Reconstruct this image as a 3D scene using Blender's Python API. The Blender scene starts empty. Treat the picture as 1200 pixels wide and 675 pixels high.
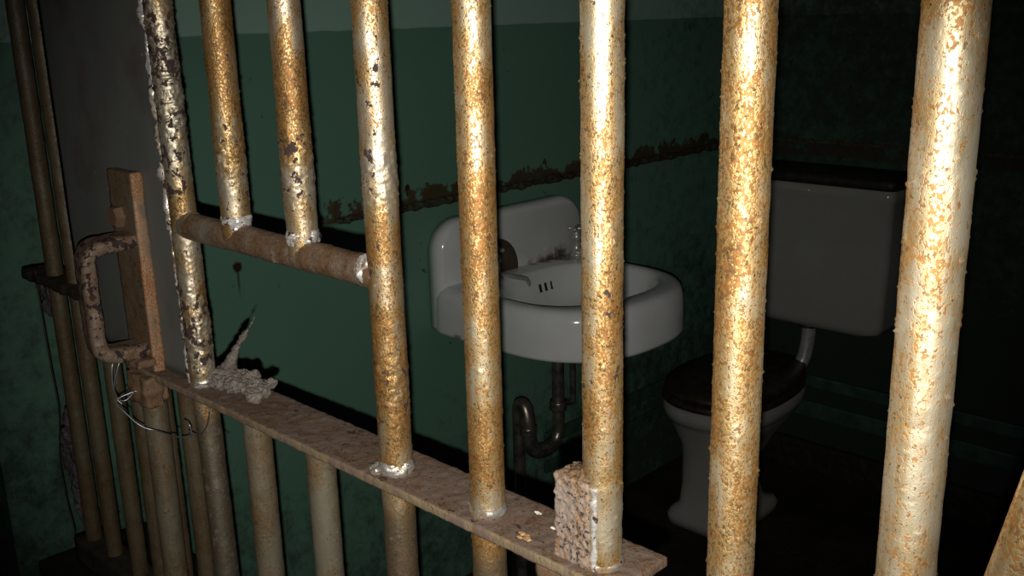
import bpy, bmesh, math, random
import numpy as np
from mathutils import Matrix, Vector

rng = np.random.default_rng(7)
random.seed(7)
C = bpy.context.scene.collection
H = 1.52                      # lens height above the cell floor; z below is measured from the lens
XW, YB, D = -1.857, 2.925, 0.5  # side wall, back wall, plane of the barred door
ZC = 1.15                     # ceiling above lens

# ------------------------------------------------------------------ noise
def _hash(ix, iy, iz, s):
    n = (ix * 374761393 + iy * 668265263 + iz * 2147483647 + s * 974634777) & 0x7fffffff
    n = ((n ^ (n >> 13)) * 1274126177) & 0x7fffffff
    n = ((n ^ (n >> 16)) * 1103515245) & 0x7fffffff
    return (n / 0x7fffffff) * 2 - 1

def vnoise(p, scale, seed=0, octs=3):
    out = np.zeros(len(p)); amp = 1.0
    for o in range(octs):
        q = p * scale * (2.03 ** o) + 100.3 + seed * 3.7
        i = np.floor(q).astype(np.int64); f = q - i; u = f * f * (3 - 2 * f)
        acc = 0
        for dx in (0, 1):
            for dy in (0, 1):
                for dz in (0, 1):
                    w = (u[:, 0] if dx else 1 - u[:, 0]) * (u[:, 1] if dy else 1 - u[:, 1]) * (u[:, 2] if dz else 1 - u[:, 2])
                    acc = acc + w * _hash(i[:, 0] + dx, i[:, 1] + dy, i[:, 2] + dz, seed + o)
        out += acc * amp; amp *= .5
    return out

# ------------------------------------------------------------------ objects
def tag(o, label=None, cat=None, group=None, kind=None):
    if label: o['label'] = label
    if cat: o['category'] = cat
    if group: o['group'] = group
    if kind: o['kind'] = kind
    return o

ROOT = {}
def thing(name, loc, label, cat, group=None):
    o = bpy.data.objects.new(name, None); C.objects.link(o)
    o.empty_display_size = .05
    o.location = (loc[0], loc[1], loc[2] + H)
    ROOT[o.name] = Vector(o.location)
    return tag(o, label, cat, group)

def mesh(name, vf, mat, parent=None, smooth=True, fix=False, bevel=0):
    v, f = vf
    v = np.asarray(v, float) + np.array([0, 0, H])
    if parent is not None: org = np.array(ROOT[parent.name])
    else: org = np.array([(v[:, 0].min() + v[:, 0].max()) / 2, (v[:, 1].min() + v[:, 1].max()) / 2, v[:, 2].min()])
    me = bpy.data.meshes.new(name)
    me.from_pydata((v - org).tolist(), [], f if isinstance(f, list) else f.tolist())
    if fix:
        bm = bmesh.new(); bm.from_mesh(me); bmesh.ops.recalc_face_normals(bm, faces=bm.faces); bm.to_mesh(me); bm.free()
    me.polygons.foreach_set('use_smooth', [smooth] * len(me.polygons))
    me.materials.append(mat); me.update()
    o = bpy.data.objects.new(name, me); C.objects.link(o)
    if parent is not None:
        o.parent = parent
    else:
        o.location = org
    ROOT[o.name] = Vector(org)
    if bevel:
        m = o.modifiers.new('Bevel', 'BEVEL'); m.width = bevel; m.segments = 2; m.limit_method = 'ANGLE'
    return o

def join(*parts):
    V, F, n = [], [], 0
    for v, f in parts:
        V.append(np.asarray(v, float)); F += [[int(i) + n for i in q] for q in f]; n += len(v)
    return np.vstack(V), F

def box(x0, x1, y0, y1, z0, z1):
    v = np.array([(x, y, z) for z in (z0, z1) for y in (y0, y1) for x in (x0, x1)], float)
    return v, [[0, 2, 3, 1], [4, 5, 7, 6], [0, 1, 5, 4], [2, 6, 7, 3], [0, 4, 6, 2], [1, 3, 7, 5]]

def rough_box(x0, x1, y0, y1, z0, z1, r=.002, step=.004, amp=.0006, scale=120, seed=0, pts=None):
    """finely gridded rounded box whose faces and edges are uneven"""
    lo = np.array([x0, y0, z0]); hi = np.array([x1, y1, z1])
    n = np.maximum(2, np.ceil((hi - lo) / step).astype(int)); n = np.minimum(n, 260)
    idx = {}; V = []; F = []
    def vid(k):
        if k not in idx:
            idx[k] = len(V); V.append(lo + (hi - lo) * np.array(k) / n)
        return idx[k]
    for ax in range(3):
        a, b = (ax + 1) % 3, (ax + 2) % 3
        for side in (0, n[ax]):
            for i in range(n[a]):
                for j in range(n[b]):
                    q = []
                    for di, dj in ((0, 0), (1, 0), (1, 1), (0, 1)):
                        k = [0, 0, 0]; k[ax] = int(side); k[a] = i + di; k[b] = j + dj
                        q.append(vid(tuple(k)))
                    F.append(q if side else q[::-1])
    V = np.array(V); inner = np.clip(V, lo + r, hi - r)
    d = V - inner; L = np.linalg.norm(d, axis=1, keepdims=True) + 1e-12
    nrm = d / L; P = inner + nrm * r
    P = P + nrm * (amp * vnoise(P, scale, seed, 3))[:, None]
    return P, F

def sweep(pts, rad, seg=24, amp=0, scale=100, seed=0, pimples=0, ph=.0008, pr=.0013, cap=True, flat=None, zr=None):
    """tube along pts; rad scalar or list; pimples = number of small raised beads"""
    P = np.asarray(pts, float); n = len(P)
    rad = np.full(n, rad, float) if np.isscalar(rad) else np.asarray(rad, float)
    T = np.gradient(P, axis=0); T /= np.linalg.norm(T, axis=1, keepdims=True)
    up = np.array([0, 0, 1.]) if abs(T[0][2]) < .9 else np.array([1., 0, 0])
    u = np.cross(T[0], up); u /= np.linalg.norm(u); U = [u]
    for i in range(1, n):
        u = U[-1] - T[i] * (U[-1] @ T[i]); u /= np.linalg.norm(u); U.append(u)
    U = np.array(U); W = np.cross(T, U)
    th = np.arange(seg) / seg * 2 * np.pi
    c, s = np.cos(th), np.sin(th)
    if flat:
        e = 5.0; k = (np.abs(c / flat[0]) ** e + np.abs(s / flat[1]) ** e) ** (-1 / e)
        c, s = c * k, s * k
    dirs = U[:, None, :] * c[None, :, None] + W[:, None, :] * s[None, :, None]
    R = np.repeat(rad[:, None], seg, 1)
    base = P[:, None, :] + dirs * R[:, :, None]
    if amp:
        R = R + amp * vnoise(base.reshape(-1, 3), scale, seed, 3).reshape(n, seg)
    if pimples:
        S = np.r_[0, np.cumsum(np.linalg.norm(np.diff(P, axis=0), axis=1))]
        r0 = rad.mean(); lr = np.random.default_rng(seed + 11)
        for _ in range(pimples):
            s0 = lr.uniform(*(zr if zr else (0, S[-1]))); t0 = lr.uniform(0, 2 * np.pi)
            k = lr.uniform(.5, 1.2) * (1.7 if lr.random() < .06 else 1)
            a, b = np.searchsorted(S, (s0 - pr * k * 2.5, s0 + pr * k * 2.5))
            if b <= a: continue
            dt = (th - t0 + np.pi) % (2 * np.pi) - np.pi
            d2 = (S[a:b, None] - s0) ** 2 + (dt[None, :] * r0) ** 2
            R[a:b] += ph * k * np.exp(-d2 / (pr * k * .62) ** 2)
    V = (P[:, None, :] + dirs * R[:, :, None]).reshape(-1, 3)
    i = np.arange(n - 1)[:, None] * seg; j = np.arange(seg)[None, :]; j2 = (j + 1) % seg
    F = np.stack([i + j, i + j2, i + seg + j2, i + seg + j], -1).reshape(-1, 4).tolist()
    if cap:
        V = np.vstack([V, P[:1], P[-1:]]); a = len(V) - 2
        F += [[a, (k + 1) % seg, k] for k in range(seg)]
        o = (n - 1) * seg
        F += [[a + 1, o + k, o + (k + 1) % seg] for k in range(seg)]
    return V, F

def curve(ctrl, n=60):
    """Catmull-Rom through control points"""
    c = np.asarray(ctrl, float); c = np.vstack([2 * c[0] - c[1], c, 2 * c[-1] - c[-2]])
    out = []; m = len(c) - 3
    for t in np.linspace(0, m - 1e-6, n):
        i = int(t); f = t - i; p0, p1, p2, p3 = c[i:i + 4]
        out.append(.5 * (2 * p1 + (p2 - p0) * f + (2 * p0 - 5 * p1 + 4 * p2 - p3) * f * f + (3 * p1 - p0 - 3 * p2 + p3) * f ** 3))
    return np.array(out)

def loft(rings, cap0=True, cap1=True):
    n = len(rings[0]); V = np.vstack(rings); F = []
    for i in range(len(rings) - 1):
        for j in range(n):
            k = (j + 1) % n
            F.append([i * n + j, i * n + k, (i + 1) * n + k, (i + 1) * n + j])
    if cap0: F.append(list(range(n))[::-1])
    if cap1: F.append([(len(rings) - 1) * n + j for j in range(n)])
    return V, F

def lathe(prof, cx, cy, seg=32):
    th = np.arange(seg) / seg * 2 * np.pi
    return loft([np.stack([cx + r * np.cos(th), cy + r * np.sin(th), np.full(seg, z)], 1) for r, z in prof])

def blob(c, rad, amp, scale, seed, sub=4, octs=4):
    bm = bmesh.new(); bmesh.ops.create_icosphere(bm, subdivisions=sub, radius=1)
    v = np.array([p.co[:] for p in bm.verts]); f = [[x.index for x in q.verts] for q in bm.faces]; bm.free()
    P = np.array(c) + v * np.array(rad)
    return P + v * (amp * vnoise(P, scale, seed, octs))[:, None], f

# ------------------------------------------------------------------ materials
class M:
    def __init__(s, name, rough=.5, metal=0., spec=.5):
        s.m = bpy.data.materials.new(name); s.m.use_nodes = True; s.t = s.m.node_tree
        s.b = s.t.nodes['Principled BSDF']
        s.b.inputs['Roughness'].default_value = rough; s.b.inputs['Metallic'].default_value = metal
        s.b.inputs['Specular IOR Level'].default_value = spec
        g = s.t.nodes.new('ShaderNodeNewGeometry'); s.pos = g.outputs['Position']
        s.xyz = None
    def set(s, sock, v):
        if isinstance(v, bpy.types.NodeSocket): s.t.links.new(v, sock)
        elif isinstance(v, tuple): sock.default_value = (*v, 1) if len(v) == 3 and sock.type == 'RGBA' else v
        else: sock.default_value = v
    def axis(s, k):
        if s.xyz is None:
            n = s.t.nodes.new('ShaderNodeSeparateXYZ'); s.t.links.new(s.pos, n.inputs[0]); s.xyz = n
        return s.xyz.outputs[k]
    def noise(s, scale, detail=4, rough=.6, stretch=None, seed=0., dist=0.):
        v = s.pos
        mp = s.t.nodes.new('ShaderNodeMapping'); s.t.links.new(v, mp.inputs['Vector'])
        mp.inputs['Location'].default_value = (seed * 1.37, seed * 2.11, seed * .73)
        if stretch: mp.inputs['Scale'].default_value = stretch
        n = s.t.nodes.new('ShaderNodeTexNoise'); s.t.links.new(mp.outputs[0], n.inputs['Vector'])
        n.inputs['Scale'].default_value = scale; n.inputs['Detail'].default_value = detail
        n.inputs['Roughness'].default_value = rough; n.inputs['Distortion'].default_value = dist
        return n.outputs['Fac']
    def math(s, op, a, b=0., c=0.):
        n = s.t.nodes.new('ShaderNodeMath'); n.operation = op
        for k, v in enumerate((a, b, c)): s.set(n.inputs[k], v)
        return n.outputs[0]
    def add(s, a, b): return s.math('ADD', a, b)
    def mul(s, a, b): return s.math('MULTIPLY', a, b)
    def step(s, v, a, b, lo=0., hi=1.):
        n = s.t.nodes.new('ShaderNodeMapRange'); n.interpolation_type = 'SMOOTHSTEP'
        s.set(n.inputs['Value'], v)
        n.inputs['From Min'].default_value = a; n.inputs['From Max'].default_value = b
        n.inputs['To Min'].default_value = lo; n.inputs['To Max'].default_value = hi
        return n.outputs[0]
    def bandmask(s, v, c, w):
        d = s.math('ABSOLUTE', s.add(v, -c)); return s.step(d, w, w * .3, 0, 1) if False else s.math('SUBTRACT', 1., s.step(d, w * .3, w))
    def mix(s, f, a, b):
        n = s.t.nodes.new('ShaderNodeMix'); n.data_type = 'RGBA'
        s.set(n.inputs[0], f); s.set(n.inputs[6], a); s.set(n.inputs[7], b); return n.outputs[2]
    def bump(s, h, strength=.5, dist=.001):
        n = s.t.nodes.new('ShaderNodeBump'); s.set(n.inputs['Height'], h)
        n.inputs['Strength'].default_value = strength; n.inputs['Distance'].default_value = dist
        s.t.links.new(n.outputs[0], s.b.inputs['Normal'])
    def col(s, v): s.set(s.b.inputs['Base Color'], v); return s
    def rough(s, v): s.set(s.b.inputs['Roughness'], v)
    def metal(s, v): s.set(s.b.inputs['Metallic'], v)

def rusty_paint(name, paint=(.58, .51, .39), rust=(.27, .105, .020), brown=(.09, .036, .012), dark=(.040, .020, .017), tan=(.50, .345, .145),
                cov=.5, darkcov=.0, bands=(), silver=(), dustz=None, rr=.46, seed=0, mt=.8, spk=620, dust=(.13, .11, .08), bmp=.38, dscale=125, edge=None, edgex=None):
    """old silver paint: tan rust bloom, fine orange specks, dark scabs; z-ranges where paint survives or scabs crowd"""
    k = M(name)
    fine = k.noise(spk, 3, .6, (1, 1, .7), seed)
    mid = k.noise(55, 4, .6, (1, 1, .45), seed + 3)
    big = k.noise(8, 2, .5, None, seed + 5)
    streak = k.noise(330, 2, .5, (1, 1, .05), seed + 6)
    bias = k.add(k.mul(k.add(big, -.5), .35), cov - .5)
    for z, w, a in silver:
        bias = k.math('SUBTRACT', bias, k.mul(k.bandmask(k.axis(2), z + H, w), a))
    tf = k.step(k.add(k.add(k.mul(mid, .7), k.mul(streak, .3)), bias), .38, .62)
    c = k.mix(tf, paint, tan)
    sv = k.add(k.add(fine, k.mul(k.add(mid, -.5), .45)), k.mul(bias, .8))
    sf = k.step(sv, .50, .62)
    rc = k.mix(k.step(k.noise(190, 4, .6, None, seed + 7), .45, .65), rust, brown)
    c = k.mix(k.mul(sf, .86), c, rc)
    pit = k.step(k.add(k.noise(520, 2, .5, (1, 1, .8), seed + 17), k.add(k.mul(k.add(mid, -.5), .35), k.mul(darkcov, .3))), .67, .71)
    c = k.mix(k.mul(pit, .85), c, (.05, .024, .010))
    dn = k.noise(dscale, 5, .6, (1, 1, .8), seed + 9)
    dv = k.add(dn, k.mul(k.add(k.noise(22, 2, .5, None, seed + 13), -.5), .35))
    dv = k.add(dv, darkcov)
    for z, w, a in bands:
        dv = k.add(dv, k.mul(k.bandmask(k.axis(2), z + H, w), a))
    df = k.step(dv, .645, .685)
    c = k.mix(df, c, dark)
    if dustz is not None:
        inv = k.math('SUBTRACT', 1., k.step(k.axis(2), dustz + H - .03, dustz + H))
        c = k.mix(k.mul(inv, .7), c, dust)
    if edge:
        em = k.math('SUBTRACT', 1., k.step(k.add(k.axis(1), k.mul(k.add(mid, -.5), .003)), edge[0] - .001, edge[0] + .001))
        c = k.mix(k.mul(em, k.step(k.add(mid, k.mul(fine, .5)), .62, .85)), c, edge[1])
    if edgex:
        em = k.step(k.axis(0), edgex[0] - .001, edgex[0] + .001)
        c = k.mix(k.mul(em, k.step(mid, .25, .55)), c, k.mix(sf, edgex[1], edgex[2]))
    k.col(c)
    both = k.math('MAXIMUM', k.mul(sf, .28), df)
    k.rough(k.add(k.mul(both, .3), rr))
    k.metal(k.mul(k.math('SUBTRACT', 1., both), mt))
    hgt = k.add(k.math('SUBTRACT', k.mul(fine, .6), k.mul(sf, .35)), k.math('SUBTRACT', k.mul(dn, .4), k.mul(df, .6)))
    k.bump(hgt, bmp, .0012)
    return k.m

def simple(name, col, rough=.5, metal=0., nscale=60, var=.35, bump=.2, spec=.5, bd=.001):
    k = M(name, rough, metal, spec)
    n = k.noise(nscale, 5, .6)
    k.col(k.mix(k.step(n, .3, .7), tuple(x * (1 - var) for x in col), tuple(min(1, x * (1 + var)) for x in col)))
    if bump: k.bump(n, bump, bd)
    return k.m

def wall_mat(name, grime, seed, axis_h, stains=(), LO=((.110, .235, .172), (.130, .265, .200)), HI=((.27, .44, .37), (.31, .49, .42))):
    """green gloss paint to shoulder height, paler green above, grime and rust streaks"""
    k = M(name, .42, 0, .4)
    z = k.axis(2); zz = k.add(z, k.mul(k.add(k.noise(16, 2, .5, None, seed + 2), -.5), .006))
    up = k.step(zz, H - .029, H - .025)
    n1 = k.noise(4, 4, .6, None, seed); n2 = k.noise(30, 5, .7, None, seed + 1)
    lo = k.mix(n1, LO[0], LO[1])
    hi = k.mix(n1, HI[0], HI[1])
    c = k.mix(up, lo, hi)
    # rust bloom just above the seam
    d = k.add(z, -(H - .440))
    hh = k.add(k.add(k.mul(k.noise(14, 5, .7, None, seed + 4), .22), k.mul(k.noise(60, 3, .6, None, seed + 8), .03)), -.104)
    near = k.math('MULTIPLY', k.math('SUBTRACT', 1., k.step(d, .0, .03)), k.step(d, -.03, -.005))
    s1 = k.math('MULTIPLY', k.step(k.math('SUBTRACT', hh, d), -.004, .008), k.step(d, -.02, -.008))
    along = k.step(k.axis(1), 1.22, 1.34)
    s1 = k.mul(s1, along)
    c = k.mix(k.mul(s1, .9), c, k.mix(n2, (.035, .018, .008), (.10, .055, .02)))
    # scattered specks and blotches
    sp = k.step(k.add(k.noise(38, 4, .6, None, seed + 6), k.mul(k.add(n1, -.5), .25)), .70 - grime * .1, .76 - grime * .1)
    c = k.mix(k.mul(sp, .75), c, (.03, .02, .010))
    # mottled darkening toward the back corner, the near end and the floor
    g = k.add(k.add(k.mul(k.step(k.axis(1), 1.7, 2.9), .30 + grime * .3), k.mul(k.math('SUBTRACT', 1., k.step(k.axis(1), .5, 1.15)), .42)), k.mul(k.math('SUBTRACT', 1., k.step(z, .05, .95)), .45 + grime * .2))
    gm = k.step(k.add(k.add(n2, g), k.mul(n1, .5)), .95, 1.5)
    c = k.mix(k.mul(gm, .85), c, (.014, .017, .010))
    for (h0, z0, r) in stains:
        a = k.add(k.axis(axis_h), -h0); b = k.add(z, -(z0 + H))
        d2 = k.math('SQRT', k.add(k.mul(a, a), k.mul(b, b)))
        drip = k.mul(k.math('SUBTRACT', 1., k.step(k.math('ABSOLUTE', a), r * .08, r * .28)), k.mul(k.step(b, -r * 5, -r * 1.5), k.math('SUBTRACT', 1., k.step(b, -r, 0.))))
        m = k.math('MAXIMUM', k.math('SUBTRACT', 1., k.step(k.add(d2, k.mul(k.add(n2, -.5), r)), r * .5, r * .9)), k.mul(drip, .7))
        c = k.mix(m, c, (.035, .018, .008))
    k.col(c); k.bump(k.add(k.mul(n2, .6), k.mul(k.noise(160, 3, .5), .3)), .25, .003)
    k.rough(k.add(.36, k.mul(gm, .4)))
    return k.m

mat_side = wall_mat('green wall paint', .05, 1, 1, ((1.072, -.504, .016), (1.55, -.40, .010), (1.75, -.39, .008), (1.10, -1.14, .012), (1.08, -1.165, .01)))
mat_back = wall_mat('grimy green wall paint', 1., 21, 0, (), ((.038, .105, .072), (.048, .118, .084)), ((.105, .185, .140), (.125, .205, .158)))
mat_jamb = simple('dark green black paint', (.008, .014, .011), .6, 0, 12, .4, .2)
mat_ceil = simple('pale green ceiling paint', (.13, .2, .155), .6, 0, 8, .2, .2)

kf = M('dirty concrete floor', .85, 0, .2)
n1 = kf.noise(5, 5, .65); n2 = kf.noise(45, 6, .7); n3 = kf.noise(110, 2, .5)
cc = kf.mix(kf.step(n1, .35, .65), (.018, .014, .009), (.045, .034, .020))
cc = kf.mix(kf.mul(kf.step(n2, .45, .7), .7), cc, (.010, .008, .006))
cc = kf.mix(kf.step(n3, .73, .77), cc, (.12, .11, .08))
kf.col(cc); kf.bump(kf.add(n2, kf.mul(n3, .5)), .9, .012); mat_floor = kf.m

mat_bar = [
    rusty_paint('silver painted rusty bar lock side', cov=.50, darkcov=.055, bands=((-.06, .13, .06), (-.33, .07, .07)), silver=((-.07, .13, .13), (-.34, .05, .12)), dustz=-.40, seed=1),
    rusty_paint('silver painted rusty bar second', cov=.56, darkcov=-.02, bands=((-.125, .05, .11),), silver=((-.165, .05, .09),), dustz=-.40, seed=2),
    rusty_paint('silver painted rusty bar third', cov=.545, darkcov=-.02, bands=((-.125, .05, .09),), silver=((-.155, .06, .10),), dustz=-.40, seed=3),
    rusty_paint('silver painted rusty bar fourth', cov=.57, darkcov=-.01, bands=((-.12, .045, .07), (-.30, .05, .05)), silver=((-.13, .035, .12), (-.21, .03, .10), (-.35, .03, .07)), dustz=-.40, seed=4),
    rusty_paint('gold rusty bar fifth', paint=(.66, .57, .40), tan=(.56, .38, .155), cov=.57, darkcov=-.06, bands=(), silver=((-.37, .03, .09),), dustz=-.40, seed=5),
    rusty_paint('gold rusty bar with dark pits', paint=(.70, .61, .44), tan=(.58, .40, .165), cov=.55, darkcov=-.05, bands=((-.19, .13, .085), (.02, .03, .10)), silver=((-.35, .035, .09), (-.02, .06, .06)), dustz=-.44, seed=6),
]
mat_bar7 = rusty_paint('gold rusty bar fixed', paint=(.76, .66, .46), tan=(.62, .43, .18), cov=.56, darkcov=-.075, bands=(), seed=8)
mat_bar8 = rusty_paint('pale rusty bar fixed', paint=(.88, .78, .58), tan=(.72, .53, .27), rust=(.48, .22, .05), brown=(.26, .11, .03), cov=.51, darkcov=-.12, seed=9, rr=.52, spk=480)
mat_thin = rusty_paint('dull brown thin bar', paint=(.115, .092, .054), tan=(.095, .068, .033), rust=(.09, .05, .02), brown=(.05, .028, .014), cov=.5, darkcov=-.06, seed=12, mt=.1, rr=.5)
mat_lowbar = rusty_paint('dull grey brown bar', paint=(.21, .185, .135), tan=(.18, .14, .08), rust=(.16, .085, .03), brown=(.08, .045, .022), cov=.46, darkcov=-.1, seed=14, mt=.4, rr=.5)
mat_cross = rusty_paint('brown dusty crossbar', paint=(.24, .20, .16), tan=(.19, .13, .085), rust=(.16, .08, .035), brown=(.08, .04, .02), cov=.53, darkcov=-.02, seed=15, mt=.3, rr=.5)
mat_weld = rusty_paint('silver weld bead', paint=(.52, .50, .46), cov=.42, darkcov=.03, seed=16, mt=.7, rr=.4)
mat_weldrust = rusty_paint('pitted silver weld', paint=(.64, .62, .60), cov=.42, darkcov=.075, seed=17, mt=.45, rr=.33)
mat_strap = rusty_paint('dusty brown rusted strap', paint=(.155, .110, .088), tan=(.13, .085, .055), rust=(.15, .065, .025), brown=(.05, .024, .013), dark=(.028, .014, .010), cov=.49, darkcov=.01, edge=(.4788, (.21, .155, .09)), seed=18, mt=.0, rr=.75, spk=330, bmp=.9)
mat_rust = rusty_paint('rusted steel', paint=(.15, .10, .06), tan=(.14, .08, .04), rust=(.15, .062, .022), brown=(.11, .05, .025), cov=.52, darkcov=.02, seed=19, mt=0., rr=.7)
mat_block = rusty_paint('pitted rusty block', paint=(.27, .215, .18), tan=(.25, .16, .085), rust=(.24, .10, .03), brown=(.10, .04, .015), dscale=330, cov=.53, darkcov=.075, silver=((-.345, .03, .07),), seed=20, mt=.05, rr=.6)
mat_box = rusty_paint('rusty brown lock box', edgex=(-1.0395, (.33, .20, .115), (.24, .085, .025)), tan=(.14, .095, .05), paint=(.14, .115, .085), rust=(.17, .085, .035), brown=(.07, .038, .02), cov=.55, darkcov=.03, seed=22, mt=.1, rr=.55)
mat_handle = rusty_paint('chipped handle paint', paint=(.19, .14, .105), tan=(.16, .10, .06), rust=(.17, .08, .035), brown=(.07, .03, .018), dark=(.025, .012, .010), cov=.47, darkcov=.10, seed=23, mt=.1, rr=.5)

kp = M('dark grey steel plate', .55, .15, .4)
a1 = kp.noise(18, 4, .6, (1, 1, .35)); a2 = kp.noise(140, 4, .6)
rst = kp.mul(kp.step(kp.noise(7, 3, .6, None, 3), .5, .7), .6)
cc = kp.mix(a1, (.105, .110, .108), (.165, .168, .155)); cc = kp.mix(rst, cc, (.085, .055, .035))
cc = kp.mix(kp.step(a2, .70, .74), cc, (.28, .27, .25))
kp.col(cc); kp.bump(a1, .25, .002); mat_plate = kp.m

mat_thinwire = simple('grey wire', (.30, .33, .36), .35, .8, 200, .2, 0)
mat_blackwire = simple('black wire', (.02, .02, .02), .6)
mat_dust = simple('grey lint dust', (.19, .165, .145), .95, 0, 220, .3, .9, .1, .002)
mat_web = simple('dull grey cobweb', (.10, .09, .095), .95, 0, 160, .4, .9, .1, .003)
mat_flakew = simple('white paint flake', (.75, .70, .62), .6)
mat_flakeo = simple('ochre rust flake', (.42, .26, .12), .8, 0, 300, .4, .3)
mat_grime = simple('black grime', (.016, .013, .009), .6, 0, 40, .6, .4)
mat_seat = simple('dark brown seat', (.030, .021, .013), .45, 0, 30, .5, .3)
mat_disc = simple('dark brown disc', (.085, .065, .040), .5, 0, 25, .25, .2)
mat_pipe = simple('tarnished dark pipe', (.22, .20, .165), .33, .8, 40, .5, .15)
mat_chrome = simple('dulled chrome', (.52, .52, .50), .30, .45, 60, .2, .05)
mat_hole = simple('dark opening', (.006, .006, .006), .9, 0, 20, .2, 0)
mat_dark = simple('dark brown sill steel', (.035, .028, .018), .7, 0, 40, .4, .3)
mat_ledge = rusty_paint('rust eaten ledge', paint=(.05, .075, .05), tan=(.05, .034, .016), rust=(.06, .030, .012), brown=(.03, .016, .008), dark=(.010, .007, .005), cov=.55, darkcov=.07, seed=31, mt=0, rr=.7, spk=150)
mat_band = simple('green band paint', (.034, .075, .058), .5, 0, 20, .35, .4)

def porcelain(name, base, rustz=None, dirt=0.):
    k = M(name, .12, 0, .5)
    n = k.noise(12, 5, .65); n2 = k.noise(70, 4, .65)
    c = k.mix(k.step(n, .3, .7), tuple(x * .93 for x in base), base)
    if rustz:
        for (x, y, z, r, st) in rustz:
            g = k.t.nodes.new('ShaderNodeVectorMath'); g.operation = 'DISTANCE'
            k.t.links.new(k.pos, g.inputs[0]); g.inputs[1].default_value = (x, y, z + H)
            m = k.math('SUBTRACT', 1., k.step(k.add(g.outputs['Value'], k.mul(k.add(k.add(n2, n), -1.), r * 1.3)), r * .35, r))
            c = k.mix(k.mul(m, st), c, k.mix(n2, (.05, .03, .015), (.20, .12, .06)))
    if dirt:
        c = k.mix(k.mul(k.step(n2, .55, .75), dirt), c, (.2, .16, .11))
    k.col(c); return k.m
mat_sink = porcelain('white basin enamel', (.74, .76, .76), ((-1.80, 1.93, -.656, .022, .6), (-1.80, 1.97, -.654, .028, .85), (-1.80, 2.01, -.652, .034, .9), (-1.80, 2.05, -.650, .040, .9), (-1.77, 2.03, -.657, .03, .7),
                     (-1.60, 1.58, -.775, .02, .8), (-1.39, 1.63, -.777, .02, .9), (-1.335, 1.75, -.776, .016, .9), (-1.35, 1.90, -.778, .014, .8), (-1.75, 1.60, -.775, .018, .7)))
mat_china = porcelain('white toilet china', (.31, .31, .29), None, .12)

# ------------------------------------------------------------------ the setting
def structure(name, vf, mat, **k):
    return tag(mesh(name, vf, mat, None, smooth=False, **k), kind='structure')
structure('floor', box(-3.0, 1.6, -1.2, 3.1, -H - .1, -H), mat_floor)
structure('ceiling', box(-3.0, 1.6, -1.2, 3.1, ZC, ZC + .1), mat_ceil)
structure('wall_left', box(XW - .12, XW, .552, YB, -H, ZC), mat_side)
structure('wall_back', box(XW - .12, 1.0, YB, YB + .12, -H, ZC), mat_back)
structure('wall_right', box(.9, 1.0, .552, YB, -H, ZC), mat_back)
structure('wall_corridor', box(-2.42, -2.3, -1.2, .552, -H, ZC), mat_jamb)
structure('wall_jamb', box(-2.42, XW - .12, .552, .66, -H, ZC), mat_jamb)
# rusty ledge along the side wall, continuing as a thin seam round the corner
pl = curve([(XW + .003, 1.29, -.4475), (XW + .005, 1.6, -.4475), (XW + .005, 2.2, -.4475), (XW + .005, YB - .004, -.4475)], 240)
structure('trim_1', sweep(pl, np.r_[np.linspace(.002, .010, 40), np.full(200, .010)], 14, .005, 45, 3), mat_ledge)
structure('trim_2', rough_box(XW + .012, .88, YB - .006, YB + .001, -.416, -.405, .002, .02, .0008, 60, 5), mat_ledge)
for i, (z0, z1, t) in enumerate(((-1.236, -1.196, .018), (-1.325, -1.29, .014))):
    structure('trim_%d' % (3 + 2 * i), box(XW, XW + t, 2.02, YB, z0, z1), mat_band, bevel=.004)
    structure('trim_%d' % (4 + 2 * i), box(XW + t, .9, YB - t, YB, z0 + .02 * (1 - i), z1 + .02), mat_band, bevel=.004)

structure('baseboard_back', rough_box(XW + .001, .89, YB - .022, YB + .001, -H, -1.412, .006, .02, .003, 30, 9), mat_grime)

# ------------------------------------------------------------------ the barred door
def bar_mesh(x, y, r, z0, z1, seed, vis0, vis1, pim=260, amp=.0003, lean=0., scabs=()):
    zs = [z0] if z0 < vis0 - .01 else []
    zs += list(np.linspace(max(z0, vis0), min(z1, vis1), int((min(z1, vis1) - max(z0, vis0)) / .0013)))
    if z1 > vis1 + .01: zs.append(z1)
    pts = np.array([(x + lean * (z + .38), y, z) for z in zs])
    off = max(z0, vis0) - z0
    v, f = sweep(pts, r, 56, amp, 70, seed, int(pim * 2.6), .0009, .0009, zr=(off, off + min(z1, vis1) - max(z0, vis0)))
    if scabs:       # lumpy runs of paint
        ax = np.stack([x + lean * (v[:, 2] + .38), np.full(len(v), y), v[:, 2]], 1); d = (v - ax) / r
        w = sum(a * np.clip(1.4 - 1.4 * np.abs(v[:, 2] - z) / h, 0, 1) for z, h, a in scabs)
        v = v + d * (w * np.abs(vnoise(v, 210, seed + 3, 2)))[:, None]
    return v, f

ZS = -.381            # top of the strap
ZCB = -.2045          # axis of the upper crossbar
door = thing('cell_door', (-.7, D, -H), 'rusty silver-painted barred cell door with lock plate, pull handle and flat brown strap', 'door')
BX = [-1.086, -.9605, -.859, -.748, -.633, -.5205, -.404]
BR = [.0142, .0136, .0142, .0140, .0142, .0138, .0139]
R = {}
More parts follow.
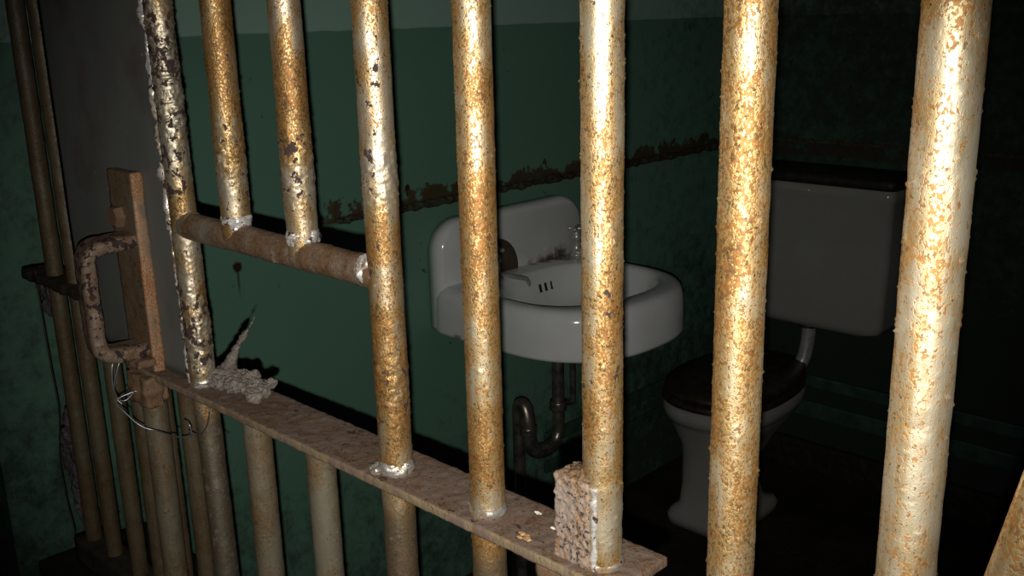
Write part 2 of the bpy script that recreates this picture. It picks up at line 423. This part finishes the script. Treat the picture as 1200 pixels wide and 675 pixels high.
# the thick bar below the lock plate
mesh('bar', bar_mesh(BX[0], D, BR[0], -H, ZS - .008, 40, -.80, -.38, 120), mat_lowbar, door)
mesh('bar', bar_mesh(BX[1], D, BR[1], -H, ZC, 41, -.70, .06, 330, .0004, -.0195, ((-.05, .14, .0019), (-.33, .07, .0018), (-.24, .06, .0008))), mat_bar[0], door)
for n in (2, 3):
    mesh('bar', bar_mesh(BX[n], D, BR[n], ZCB, ZC, 40 + n, ZCB, .06, 240, .0003, 0, ((-.125, .045, .0014),)), mat_bar[n - 1], door)
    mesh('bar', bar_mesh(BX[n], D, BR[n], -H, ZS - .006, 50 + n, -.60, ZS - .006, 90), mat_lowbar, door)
for n in (4, 5):
    mesh('bar', bar_mesh(BX[n], D, BR[n], -H, ZC, 40 + n, -.52, .06, 420, .0003, 0, ((-.125, .035, .0012), (-.30, .05, .0012)) if n == 4 else ()), mat_bar[n - 1], door)
mesh('bar', bar_mesh(BX[6], D, BR[6], ZS - .003, ZC, 46, ZS - .003, .06, 420, .0003), mat_bar[5], door)

# crossbar between the lock-side bar and the fourth bar
t = np.linspace(0, 1, 260)[:, None]
cb = np.array([BX[1] + .004, D, ZCB]) * (1 - t) + np.array([BX[4] - .004, D, ZCB - .001]) * t
mesh('crossbar', sweep(cb, .0138, 48, .0007, 60, 61, 150, .0009, .0014), mat_cross, door)

# flat strap the bars are let into, with its cut corner at the free end
v, f = rough_box(-1.095, -.374, .477, .539, ZS - .0085, ZS, .0018, .0028, .0006, 170, 62)
v[:, 0] -= np.clip((.501 - v[:, 1]) / .024, 0, 1) * np.clip((v[:, 0] + .42) / .04, 0, 1) * .026
mesh('strap', (v, f), mat_strap, door)
# a second flat piece under the strap end
v, f = rough_box(-.452, -.385, .480, .530, ZS - .034, ZS - .0088, .002, .004, .0008, 90, 63)
mesh('bracket', (v, f), mat_rust, door)

# lock plate welded to the bar's edge
mesh('lock_plate', rough_box(-1.253, -.969, .496, .503, ZS + .001, ZC - .3, .001, .012, .0004, 14, 64), mat_plate, door)
# weld running down the plate edge
zz = np.linspace(ZS + .002, .08, 330)
wp = np.stack([np.full(330, -.9705) - .0195 * (zz + .38) + .0008 * vnoise(np.stack([zz * 0, zz * 0, zz], 1), 60, 3), np.full(330, D - .0092), zz], 1)
wr = .0052 + .0014 * vnoise(np.stack([zz * 0, zz * 0, zz], 1), 90, 5) * (1 + (zz > -.17))
wr = np.where((zz > -.21), wr, wr * .62)
tag(mesh('weld', sweep(wp, np.clip(wr, .001, .01), 24, .0015, 170, 65), mat_weldrust, door), 'lumpy silver weld bead')

def collar(p0, p1, r, thick, seed, mat=mat_weld, amp=.0018):
    n = 26; t = np.linspace(0, 1, n)
    pts = np.array(p0)[None] * (1 - t[:, None]) + np.array(p1)[None] * t[:, None]
    rad = r + thick * np.sin(np.pi * np.clip(t, 0, 1)) ** .6 - .0006
    return mesh('weld', sweep(pts, rad, 48, amp, 150, seed), mat, door)
for n, s in ((2, 71), (3, 72)):
    collar((BX[n], D, ZCB + .010), (BX[n], D, ZCB + .023), BR[n], .0009, s, mat_weldrust, .0026)
collar((BX[4] - .024, D, ZCB), (BX[4] - .0085, D, ZCB), .0138, .0012, 73, mat_weldrust, .0026)
collar((BX[1] + .006, D, ZCB + .001), (BX[1] + .017, D, ZCB + .001), .0138, .0005, 74, mat_cross)
collar((BX[4], D, ZS - .001), (BX[4], D, ZS + .012), BR[4], .0022, 75)
collar((BX[5], D, ZS - .001), (BX[5], D, ZS + .008), BR[5], .0016, 76)
collar((BX[1], D, ZS - .001), (BX[1], D, ZS + .009), BR[1], .0020, 77)
collar((BX[6], D, ZS - .001), (BX[6], D, ZS + .005), BR[6], .0014, 78)
mesh('weld', blob((BX[4] - .014, D - .013, ZS + .002), (.007, .005, .004), .003, 160, 79, 4), mat_weld, door)

# lock box on the plate with bolt, handle and broken keeper
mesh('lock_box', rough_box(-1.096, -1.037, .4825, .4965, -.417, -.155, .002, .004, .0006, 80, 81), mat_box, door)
lb = bpy.data.objects['lock_box']
hx = [(-1.074 + .0130 * math.cos(a), .483, -.206 + .0125 * math.sin(a)) for a in np.arange(6) * math.pi / 3]
hx = np.array(hx); h2 = hx + [0, -.008, 0]; h3 = (h2 - h2.mean(0)) * .8 + h2.mean(0) + [0, -.002, 0]
mesh('bolt', loft([hx, h2, h3]), mat_rust, lb, smooth=False, fix=True)
hp = curve([(-1.052, .486, -.2305), (-1.052, .462, -.231), (-1.053, .443, -.233), (-1.055, .434, -.242), (-1.056, .4325, -.258), (-1.056, .4325, -.300), (-1.056, .433, -.338),
            (-1.055, .437, -.350), (-1.053, .448, -.355), (-1.052, .466, -.356), (-1.052, .486, -.356)], 150)
mesh('handle', sweep(hp - np.array([.009, 0, 0]), .0092, 40, .0007, 90, 82, flat=(2.05, .92)), mat_handle, door)
v1 = rough_box(-1.088, -1.033, .462, .484, -.372, -.363, .002, .003, .0022, 110, 83)
v2 = rough_box(-1.080, -1.030, .466, .486, -.420, -.384, .003, .003, .0030, 90, 84)
mesh('keeper', join(v1, v2), mat_rust, door)

# square rusty block against the last door bar
mesh('stop_block', rough_box(-.4365, -.405, .4845, .512, ZS - .0005, -.3145, .002, .0012, .0011, 300, 85), mat_block, door)
t = np.linspace(0, 1, 90)
bp = np.stack([np.full(90, -.4015), np.full(90, .4885), ZS + t * .064], 1)
mesh('weld', sweep(bp, .0030, 18, .0010, 190, 86), mat_weldrust, door)
mesh('weld', blob((-.4125, .497, -.3125), (.016, .013, .004), .003, 170, 87, 5), mat_rust, door)

# ------------------------------------------------------------------ fixed bars to the right of the door
panel = thing('barred_panel', (-.22, D, -H), 'two thick gold-rusted upright bars right of the door, standing past the strap end', 'bars')
mesh('bar', bar_mesh(-.300, D, .0147, -H, ZC, 90, -.42, .05, 520), mat_bar7, panel)
mesh('bar', bar_mesh(-.190, D, .0155, -H, ZC, 91, -.36, .05, 300, .0003), mat_bar8, panel)
mesh('brace', sweep(np.array([(-.1075, .470, -.170), (-.1235, .470, -.250), (-.1385, .470, -.325), (-.150, .4885, -.385), (-.185, .492, -.56)]), .0125, 24, .0008, 70, 92), mat_bar8, panel)

# ------------------------------------------------------------------ thin bars behind the lock plate
YF = .555
grille = thing('fixed_grille', (-1.28, YF, -H), 'fixed grille of thin dull brown bars standing behind the lock plate at far left', 'grille')
FX = [-1.477, -1.405, -1.322, -1.249, -1.18, -1.113]
for k, x in enumerate(FX):
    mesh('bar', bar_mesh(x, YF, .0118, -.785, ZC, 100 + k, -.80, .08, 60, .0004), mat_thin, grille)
mesh('strap', rough_box(-1.548, -1.075, YF - .022, YF + .026, -.366, -.352, .002, .006, .0022, 70, 110), mat_dark, grille)
mesh('bottom_rail', rough_box(-1.505, -1.03, YF - .022, YF + .022, -.825, -.783, .002, .008, .001, 60, 111), mat_dark, grille)
mesh('kick_panel', box(-1.50, -1.03, YF - .004, YF + .004, -H, -.824), mat_dark, grille, smooth=False)

tag(mesh('dark_fill_box', rough_box(XW + .002, -1.53, .585, .80, -H, -.985, .004, .02, .001, 30, 112), mat_grime, None),
    'black box added to fill the dark patch low against the green wall at far left', 'box')  # added black box, stands in for the dark patch at the wall foot

# ------------------------------------------------------------------ wires, dust, chips
w1 = curve([(-1.0520, 0.4450, -0.3580), (-1.0500, 0.4400, -0.3680), (-1.0490, 0.4380, -0.3910), (-1.0480, 0.4420, -0.4040), (-1.0460, 0.4480, -0.4070), (-1.0440, 0.4540, -0.4030), (-1.0420, 0.4590, -0.3980), (-1.0405, 0.4625, -0.4000)], 60)
w2 = curve([(-1.0420, 0.4580, -0.3980), (-1.0470, 0.4440, -0.4020), (-1.0490, 0.4390, -0.4080), (-1.0460, 0.4450, -0.4190), (-1.0360, 0.4580, -0.4380), (-1.0220, 0.4730, -0.4460), (-.985, .478, -.444), (-.973, .484, -.440), (-.972, .484, -.428), (-.980, .482, -.424)], 90)
w3 = curve([(-.976, .484, -.437), (-.962, .486, -.438), (-.948, .486, -.430), (-.935, .485, -.418), (-.925, .483, -.405), (-.92, .482, -.3955)], 50)
w4 = curve([(-1.0480, 0.4530, -0.3590), (-1.0455, 0.4460, -0.3640), (-1.0470, 0.4390, -0.3860), (-1.0490, 0.4400, -0.4020), (-1.0450, 0.4440, -0.4100)], 40)
tag(mesh('tie_wire', join(sweep(w1, .0008, 8), sweep(w2, .0008, 8), sweep(w3, .0008, 8), sweep(w4, .0007, 8)), mat_thinwire, None),
    'twisted grey tie wire looped below the handle and hooked under the strap', 'wire')
wb = curve([(-1.497, .535, -.345), (-1.496, .535, -.42), (-1.492, .535, -.50), (-1.487, .535, -.56), (-1.50, .535, -.61), (-1.515, .535, -.66), (-1.512, .535, -.72), (-1.498, .535, -.775)], 90)
tag(mesh('loose_wire', sweep(wb, .0013, 8), mat_blackwire, None), 'thin black wire dangling beside the outermost thin bar', 'wire')

def clump(parts):
    return join(*parts)
lint = []
lr = np.random.default_rng(3)
for k in range(34):
    u = lr.random()
    x = -.962 + u * .096; y = .520 + lr.normal() * .006; r = .009 * (1 - .35 * u) * lr.uniform(.7, 1.25)
    lint.append(blob((x, y, ZS + r * .78 + lr.uniform(0, .006) * (1 - u)), (r * 1.3, r, r * .8), r * .34, 260, 200 + k, 5, 5))
sp = curve([(-.958, .528, ZS + .008), (-.948, .529, ZS + .022), (-.935, .530, ZS + .040), (-.921, .530, ZS + .054), (-.906, .530, ZS + .068), (-.893, .530, ZS + .082)], 70)
lint.append(sweep(sp, np.interp(np.linspace(0, 1, 70), [0, .2, .45, .6, .75, 1], [.010, .0065, .0024, .0032, .0009, .0003]), 18, .0013, 330, 240))
for k in range(22):      # loose fibres
    a = np.array([-.962 + lr.random() * .096, .520 + lr.normal() * .006, ZS + .008 + lr.random() * .006]); d = lr.normal(size=3) * .006; d[2] = abs(d[2])
    lint.append(sweep(curve([a, a + d * .5 + lr.normal(size=3) * .002, a + d], 8), .00022, 4))
tag(mesh('lint_clump', clump(lint), mat_dust, None), 'fluffy grey lint clump with a pointed wisp on the strap beside the lock-side bar', 'dust')

web = [blob((-1.512 - .010 * abs(math.sin(k * 1.7)), .558, -.60 - .022 * k), (.014 + .008 * math.sin(k * .55), .009, .024), .008, 60, 300 + k, 4, 4) for k in range(8)]
tag(mesh('cobweb', clump(web), mat_web, None), 'dusty grey cobweb hanging along the lower outermost thin bar', 'cobweb')
web = [blob((-1.555 + .010 * k, .566, -.391 - .008 * k), (.020, .008, .024), .007, 60, 320 + k, 4, 4) for k in range(3)]
tag(mesh('cobweb', clump(web), mat_web, None), 'small grey cobweb tucked under the dark strap end at far left', 'cobweb')

def chip(x, y, s, seed, mat, label):
    v, f = blob((x, y, ZS + s * .12), (s, s * .6, s * .16), s * .25, 400, seed, 3)
    tag(mesh('paint_chip', (v, f), mat, None), label, 'chip')
chip(-.4885, .524, .0032, 400, mat_flakew, 'larger white paint chip on the strap right of the fifth bar')
chip(-.4635, .514, .0022, 401, mat_flakew, 'tiny white paint chip on the strap just left of the square block')
chip(-.5395, .500, .0024, 404, mat_flakew, 'white paint chip at the left foot of the fifth bar')
for x, y, sz, sd in ((-.4765, .492, .0036, 402), (-.4705, .492, .0028, 403), (-.4665, .4885, .0042, 405), (-.4735, .487, .0026, 406)):
    v, f = blob((x, y, ZS + sz * .12), (sz, sz * .65, sz * .18), sz * .25, 400, sd, 3)
    tag(mesh('rust_flake', (v, f), mat_flakeo, None), 'ochre rust flake in the small cluster on the strap left of the square block', 'chip', 'ochre rust flakes on the strap')

# ------------------------------------------------------------------ wash basin
sink = thing('wash_basin', (XW, 1.865, -.775), 'white wall-hung wash basin with rounded splashback, rust-stained, on the green side wall', 'sink')
NT = 128; TH = np.arange(NT) / NT * 2 * np.pi
def outline(cx, cy, af, ab, b, nf, nb, z, k=1.0):
    out = []
    for th in TH:
        c, s = math.cos(th), math.sin(th)
        n = nf if c >= 0 else nb; a = af if c >= 0 else ab
        r = (abs(c / a) ** n + abs(s / b) ** n) ** (-1 / n)
        out.append((cx + r * c, cy + r * s, z))
    return np.array(out)
cx, cy = -1.60, 1.858
def outer(z, g=0., back=.2555): return outline(cx, cy, .262 + g, back, .258 + g, 2.5, 14, z)
def inner(z, g=0., cxx=-1.575): return outline(cxx, cy, .172 - g, .175 - g * .7, .215 - g, 2.4, 2.6, z)
rings = [outer(-.770, -.10), outer(-.772, -.012), outer(-.777, -.004), outer(-.775, .003), outer(-.768, .004), outer(-.72, .003), outer(-.685, .001), outer(-.668, -.004), outer(-.660, -.011), outer(-.6565, -.022)]
mid = (outer(-.656, -.03) + inner(-.656, -.01)) / 2; rings.append(mid)
rings += [inner(-.657, -.006), inner(-.660, 0), inner(-.667, .006), inner(-.685, .012), inner(-.72, .022), inner(-.750, .045), inner(-.766, .085), inner(-.772, .13), inner(-.774, .165)]
basin = mesh('basin', loft(rings, True, True), mat_sink, sink, fix=True)
# splashback
def rrect(y0, y1, z0, z1, r, rb, x, k=0.):
    pts = []
    for (yy, zc, a0, rr) in ((y1, z1, 0, r), (y0, z1, 90, r), (y0, z0, 180, rb), (y1, z0, 270, rb)):
        sy = -1 if yy == y1 else 1; sz = -1 if zc == z1 else 1
        for a in np.linspace(a0, a0 + 90, 14):
            pts.append((x, yy + sy * rr + (rr - k) * math.cos(math.radians(a)), zc + sz * rr + (rr - k) * math.sin(math.radians(a))))
    return np.array(pts)
sb = [rrect(1.604, 2.150, -.775, -.492, .085, .012, XW + .001), rrect(1.604, 2.150, -.775, -.492, .085, .012, XW + .030), rrect(1.604, 2.150, -.775, -.492, .085, .012, XW + .036, .0015),
      rrect(1.604, 2.150, -.775, -.492, .085, .012, XW + .043, .005), rrect(1.604, 2.150, -.775, -.492, .085, .012, XW + .047, .0105), rrect(1.604, 2.150, -.775, -.492, .085, .012, XW + .048, .0119)]
mesh('splashback', loft(sb), mat_sink, sink, fix=True)
for k in range(3):
    y = 1.893 + k * .021; xx = -1.7385
    p = np.array([(xx + .001, y - .006, -.694), (xx + .0035, y - .006, -.705), (xx + .007, y - .006, -.715)])
    mesh('overflow_slot', sweep(curve(p, 12), .0036, 12), mat_hole, sink)

def tap(x, y, spout, name='tap'):
    body = lathe([(.0, -.657), (.022, -.657), (.022, -.651), (.013, -.645), (.012, -.615), (.016, -.608), (.014, -.598), (.009, -.590), (.009, -.582), (0, -.581)], x, y, 20)
    b = mesh('tap', body, mat_chrome, sink, fix=True)
    mesh('spout', sweep(curve(spout, 40), .0075, 14), mat_chrome, b)
    arms = []
    for a in (.5, .5 + math.pi / 2):
        d = np.array([math.cos(a), math.sin(a), 0]) * .026
        c0 = np.array([x, y, -.580]); arms.append(sweep(np.linspace(c0 - d, c0 + d, 14), np.interp(np.linspace(0, 1, 14), [0, .08, .2, .5, .8, .92, 1], [.003, .007, .0045, .007, .0045, .007, .003]), 12))
    mesh('tap_handle', join(*arms), mat_chrome, b)
tap(-1.767, 1.752, [(-1.767, 1.752, -.642), (-1.758, 1.775, -.650), (-1.750, 1.795, -.6560), (-1.746, 1.830, -.6660), (-1.745, 1.845, -.674), (-1.745, 1.852, -.690)])
tap(-1.775, 2.082, [(-1.775, 2.080, -.640), (-1.74, 2.075, -.640), (-1.71, 2.070, -.648), (-1.70, 2.068, -.660)])

# waste trap and supply pipe
tp = curve([(-1.60, 1.800, -.760), (-1.60, 1.800, -.90), (-1.60, 1.800, -1.02), (-1.60, 1.795, -1.055), (-1.60, 1.775, -1.075), (-1.60, 1.742, -1.080), (-1.60, 1.710, -1.070), (-1.60, 1.692, -1.045),
            (-1.601, 1.687, -1.00), (-1.607, 1.688, -.965), (-1.622, 1.690, -.945), (-1.638, 1.694, -.955), (-1.645, 1.697, -.985), (-1.645, 1.698, -1.05), (-1.645, 1.698, -1.20), (-1.645, 1.698, -1.52)], 170)
tr = np.where(np.abs(np.arange(170) - 82) < 38, .0185, .0155)
mesh('waste_trap', sweep(tp, tr, 22, .0004, 60, 5), mat_pipe, sink)
for p, q in (((-1.60, 1.800, -.985), (-1.60, 1.800, -.962)), ((-1.601, 1.687, -1.018), (-1.602, 1.687, -.998)), ((-1.60, 1.80, -.800), (-1.60, 1.80, -.780))):
    mesh('pipe_nut', sweep(np.linspace(p, q, 6), .0225, 10), mat_pipe, sink)
sp_ = curve([(-1.80, 2.09, -.70), (-1.80, 2.09, -.90), (-1.80, 2.09, -1.08), (-1.805, 2.09, -1.105), (-1.825, 2.09, -1.112), (XW + .001, 2.09, -1.112)], 60)
mesh('supply_pipe', sweep(sp_, .009, 14), mat_pipe, sink)

mesh('floor_flange', lathe([(.0, -1.52), (.045, -1.52), (.043, -1.512), (.024, -1.500), (.017, -1.498), (0, -1.498)], -1.645, 1.698, 24), mat_pipe, sink, fix=True)

# dark disc leaning on the splashback
N = 40; a = np.linspace(0, math.pi, N)
ar = np.vstack([np.stack([np.zeros(N), 1.787 + .078 * np.cos(a), -.640 + .078 * np.sin(a)], 1), [[0, 1.709, -.653], [0, 1.865, -.653]]])
dz = ar[:, 2:3] + .655
def atx(x0, k=1.): 
    o = ar.copy(); m = np.array([0, 1.787, -.63]); o = m + (o - m) * k; o[:, 0] = x0 - (o[:, 2] + .655) * .055; return o
tag(mesh('disc', loft([atx(-1.8005, .96), atx(-1.7995), atx(-1.7935), atx(-1.7925, .96)]), mat_disc, None, fix=True),
    'dark brown round-topped disc leaning on the basin splashback behind the fifth bar', 'disc')

# ------------------------------------------------------------------ toilet
toilet = thing('toilet', (-1.41, 2.35, -H), 'white toilet with closed black seat and high rectangular tank in the dark back corner', 'toilet')
def egg(cx, y0, y1, hw, z, n=2.3, front=.42):
    yc = y0 + (y1 - y0) * front; out = []
    for th in TH:
        c, s = math.cos(th), math.sin(th); a = (y1 - yc) if s > 0 else (yc - y0)
        r = (abs(c / hw) ** n + abs(s / a) ** n) ** (-1 / n); out.append((cx + r * c, yc + r * s, z))
    return np.array(out)
TX = -1.416
br = [egg(TX + .008, 2.145, 2.45, .110, -H, 6), egg(TX + .008, 2.145, 2.45, .110, -1.385, 6), egg(TX + .008, 2.155, 2.44, .102, -1.372, 6), egg(TX + .008, 2.175, 2.40, .088, -1.355, 5), egg(TX + .008, 2.178, 2.38, .084, -1.29, 4.5),
      egg(TX + .008, 2.175, 2.38, .086, -1.22, 4), egg(TX + .006, 2.165, 2.50, .100, -1.17, 3), egg(TX, 2.150, 2.58, .128, -1.135, 2.5), egg(TX, 2.135, 2.60, .146, -1.105, 2.3), egg(TX, 2.128, 2.605, .150, -1.092, 2.3),
      egg(TX, 2.120, 2.61, .160, -1.088, 2.3), egg(TX, 2.116, 2.615, .162, -1.070, 2.3), egg(TX, 2.118, 2.613, .160, -1.052, 2.3), egg(TX, 2.13, 2.60, .150, -1.046, 2.3),
      egg(TX, 2.185, 2.54, .115, -1.047, 2.2), egg(TX, 2.20, 2.52, .10, -1.09, 2.2), egg(TX, 2.26, 2.46, .06, -1.16, 2)]
KB, KT = 1.078, 1.026
br = [r * KB for r in br]; br[0][:, 2] = br[1][:, 2] - .02; br[0][:, 2] = -H
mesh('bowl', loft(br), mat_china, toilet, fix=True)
mesh('seat', loft([KB * egg(TX, 2.125, 2.60, .156, -1.0455), KB * egg(TX, 2.115, 2.61, .164, -1.041), KB * egg(TX, 2.115, 2.61, .164, -1.027), KB * egg(TX, 2.125, 2.60, .156, -1.022)]), mat_seat, toilet, fix=True)
mesh('seat_lid', loft([KB * egg(TX, 2.13, 2.60, .153, -1.0205), KB * egg(TX, 2.12, 2.61, .161, -1.017), KB * egg(TX, 2.12, 2.61, .161, -1.005), KB * egg(TX, 2.14, 2.59, .155, -.998), KB * egg(TX, 2.28, 2.45, .05, -.994)]), mat_seat, toilet, fix=True)
def tank_ring(z, dx, dy, r=.025):
    pts = []
    x0, x1, y0, y1 = -1.640 + dx, -1.130 - dx, 2.652 + dy, 2.828
    for (xx, yy, a0) in ((x1, y1, 0), (x0, y1, 90), (x0, y0, 180), (x1, y0, 270)):
        sx = -1 if xx == x1 else 1; sy = -1 if yy == y1 else 1
        for an in np.linspace(a0, a0 + 90, 8):
            pts.append((xx + sx * r + r * math.cos(math.radians(an)), yy + sy * r + r * math.sin(math.radians(an)), z))
    return np.array(pts) * KT
tk = [tank_ring(-.930, .12, .03), tank_ring(-.925, .06, .015), tank_ring(-.912, .018, .006), tank_ring(-.895, .012, .004), tank_ring(-.70, .006, .003), tank_ring(-.530, .003, .002), tank_ring(-.526, .0, .0), tank_ring(-.497, .0, .0), tank_ring(-.494, .004, .004)]
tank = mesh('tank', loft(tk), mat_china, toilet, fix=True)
mesh('tank_lid', loft([tank_ring(-.4935, -.006, -.006), tank_ring(-.490, -.010, -.012), tank_ring(-.470, -.010, -.012), tank_ring(-.462, -.002, -.004)]), mat_grime, tank, fix=True)
mesh('tank_bracket', box(-1.59, -1.25, 2.900, YB - .001, -.82, -.64), mat_grime, toilet, smooth=False)
fp = curve([(-1.428, 2.795, -.938), (-1.428, 2.795, -.985), (-1.430, 2.792, -1.03), (-1.436, 2.784, -1.075), (-1.448, 2.765, -1.115), (-1.456, 2.745, -1.150)], 70)
mesh('flush_pipe', sweep(fp, .022, 20), mat_chrome, toilet)
mesh('pipe_nut', sweep(np.linspace((-1.428, 2.795, -.968), (-1.428, 2.795, -.940), 5), .034, 8), mat_pipe, toilet)

# ------------------------------------------------------------------ camera and the phone's flash
f_px = 1174.58; yaw, pitch, roll = .772922550, .267254343, .0253380243
cyw, syw, cp, spp = math.cos(yaw), math.sin(yaw), math.cos(pitch), math.sin(pitch)
fwd = Vector((-syw * cp, cyw * cp, -spp)); right = Vector((cyw, syw, 0)); down = fwd.cross(right)
r2 = right * math.cos(roll) + down * math.sin(roll); d2 = down * math.cos(roll) - right * math.sin(roll)
cam = bpy.data.cameras.new('camera'); co = bpy.data.objects.new('camera', cam); C.objects.link(co)
cam.sensor_width = 36; cam.lens = f_px / 1200 * 36; cam.clip_start = .02
m = Matrix((r2, -d2, -fwd)).transposed().to_4x4(); m.translation = Vector((0, 0, H)); co.matrix_world = m
bpy.context.scene.camera = co

sl = bpy.data.lights.new('phone_flash', 'SPOT'); so = bpy.data.objects.new('phone_flash', sl); C.objects.link(so)
sl.energy = 43; sl.color = (1., .96, .88); sl.shadow_soft_size = .003; sl.spot_size = math.radians(70); sl.spot_blend = 1.
mm = m.copy(); mm.translation = Vector((0, 0, H)) - r2 * .0035 + d2 * .025; so.matrix_world = mm

w = bpy.data.worlds.new('world'); bpy.context.scene.world = w; w.use_nodes = True
w.node_tree.nodes['Background'].inputs[0].default_value = (.5, .55, .6, 1); w.node_tree.nodes['Background'].inputs[1].default_value = .0008
vs = bpy.context.scene.view_settings
vs.view_transform = 'Standard'; vs.look = 'None'; vs.gamma = 1; vs.use_curve_mapping = False; vs.exposure = 0.0
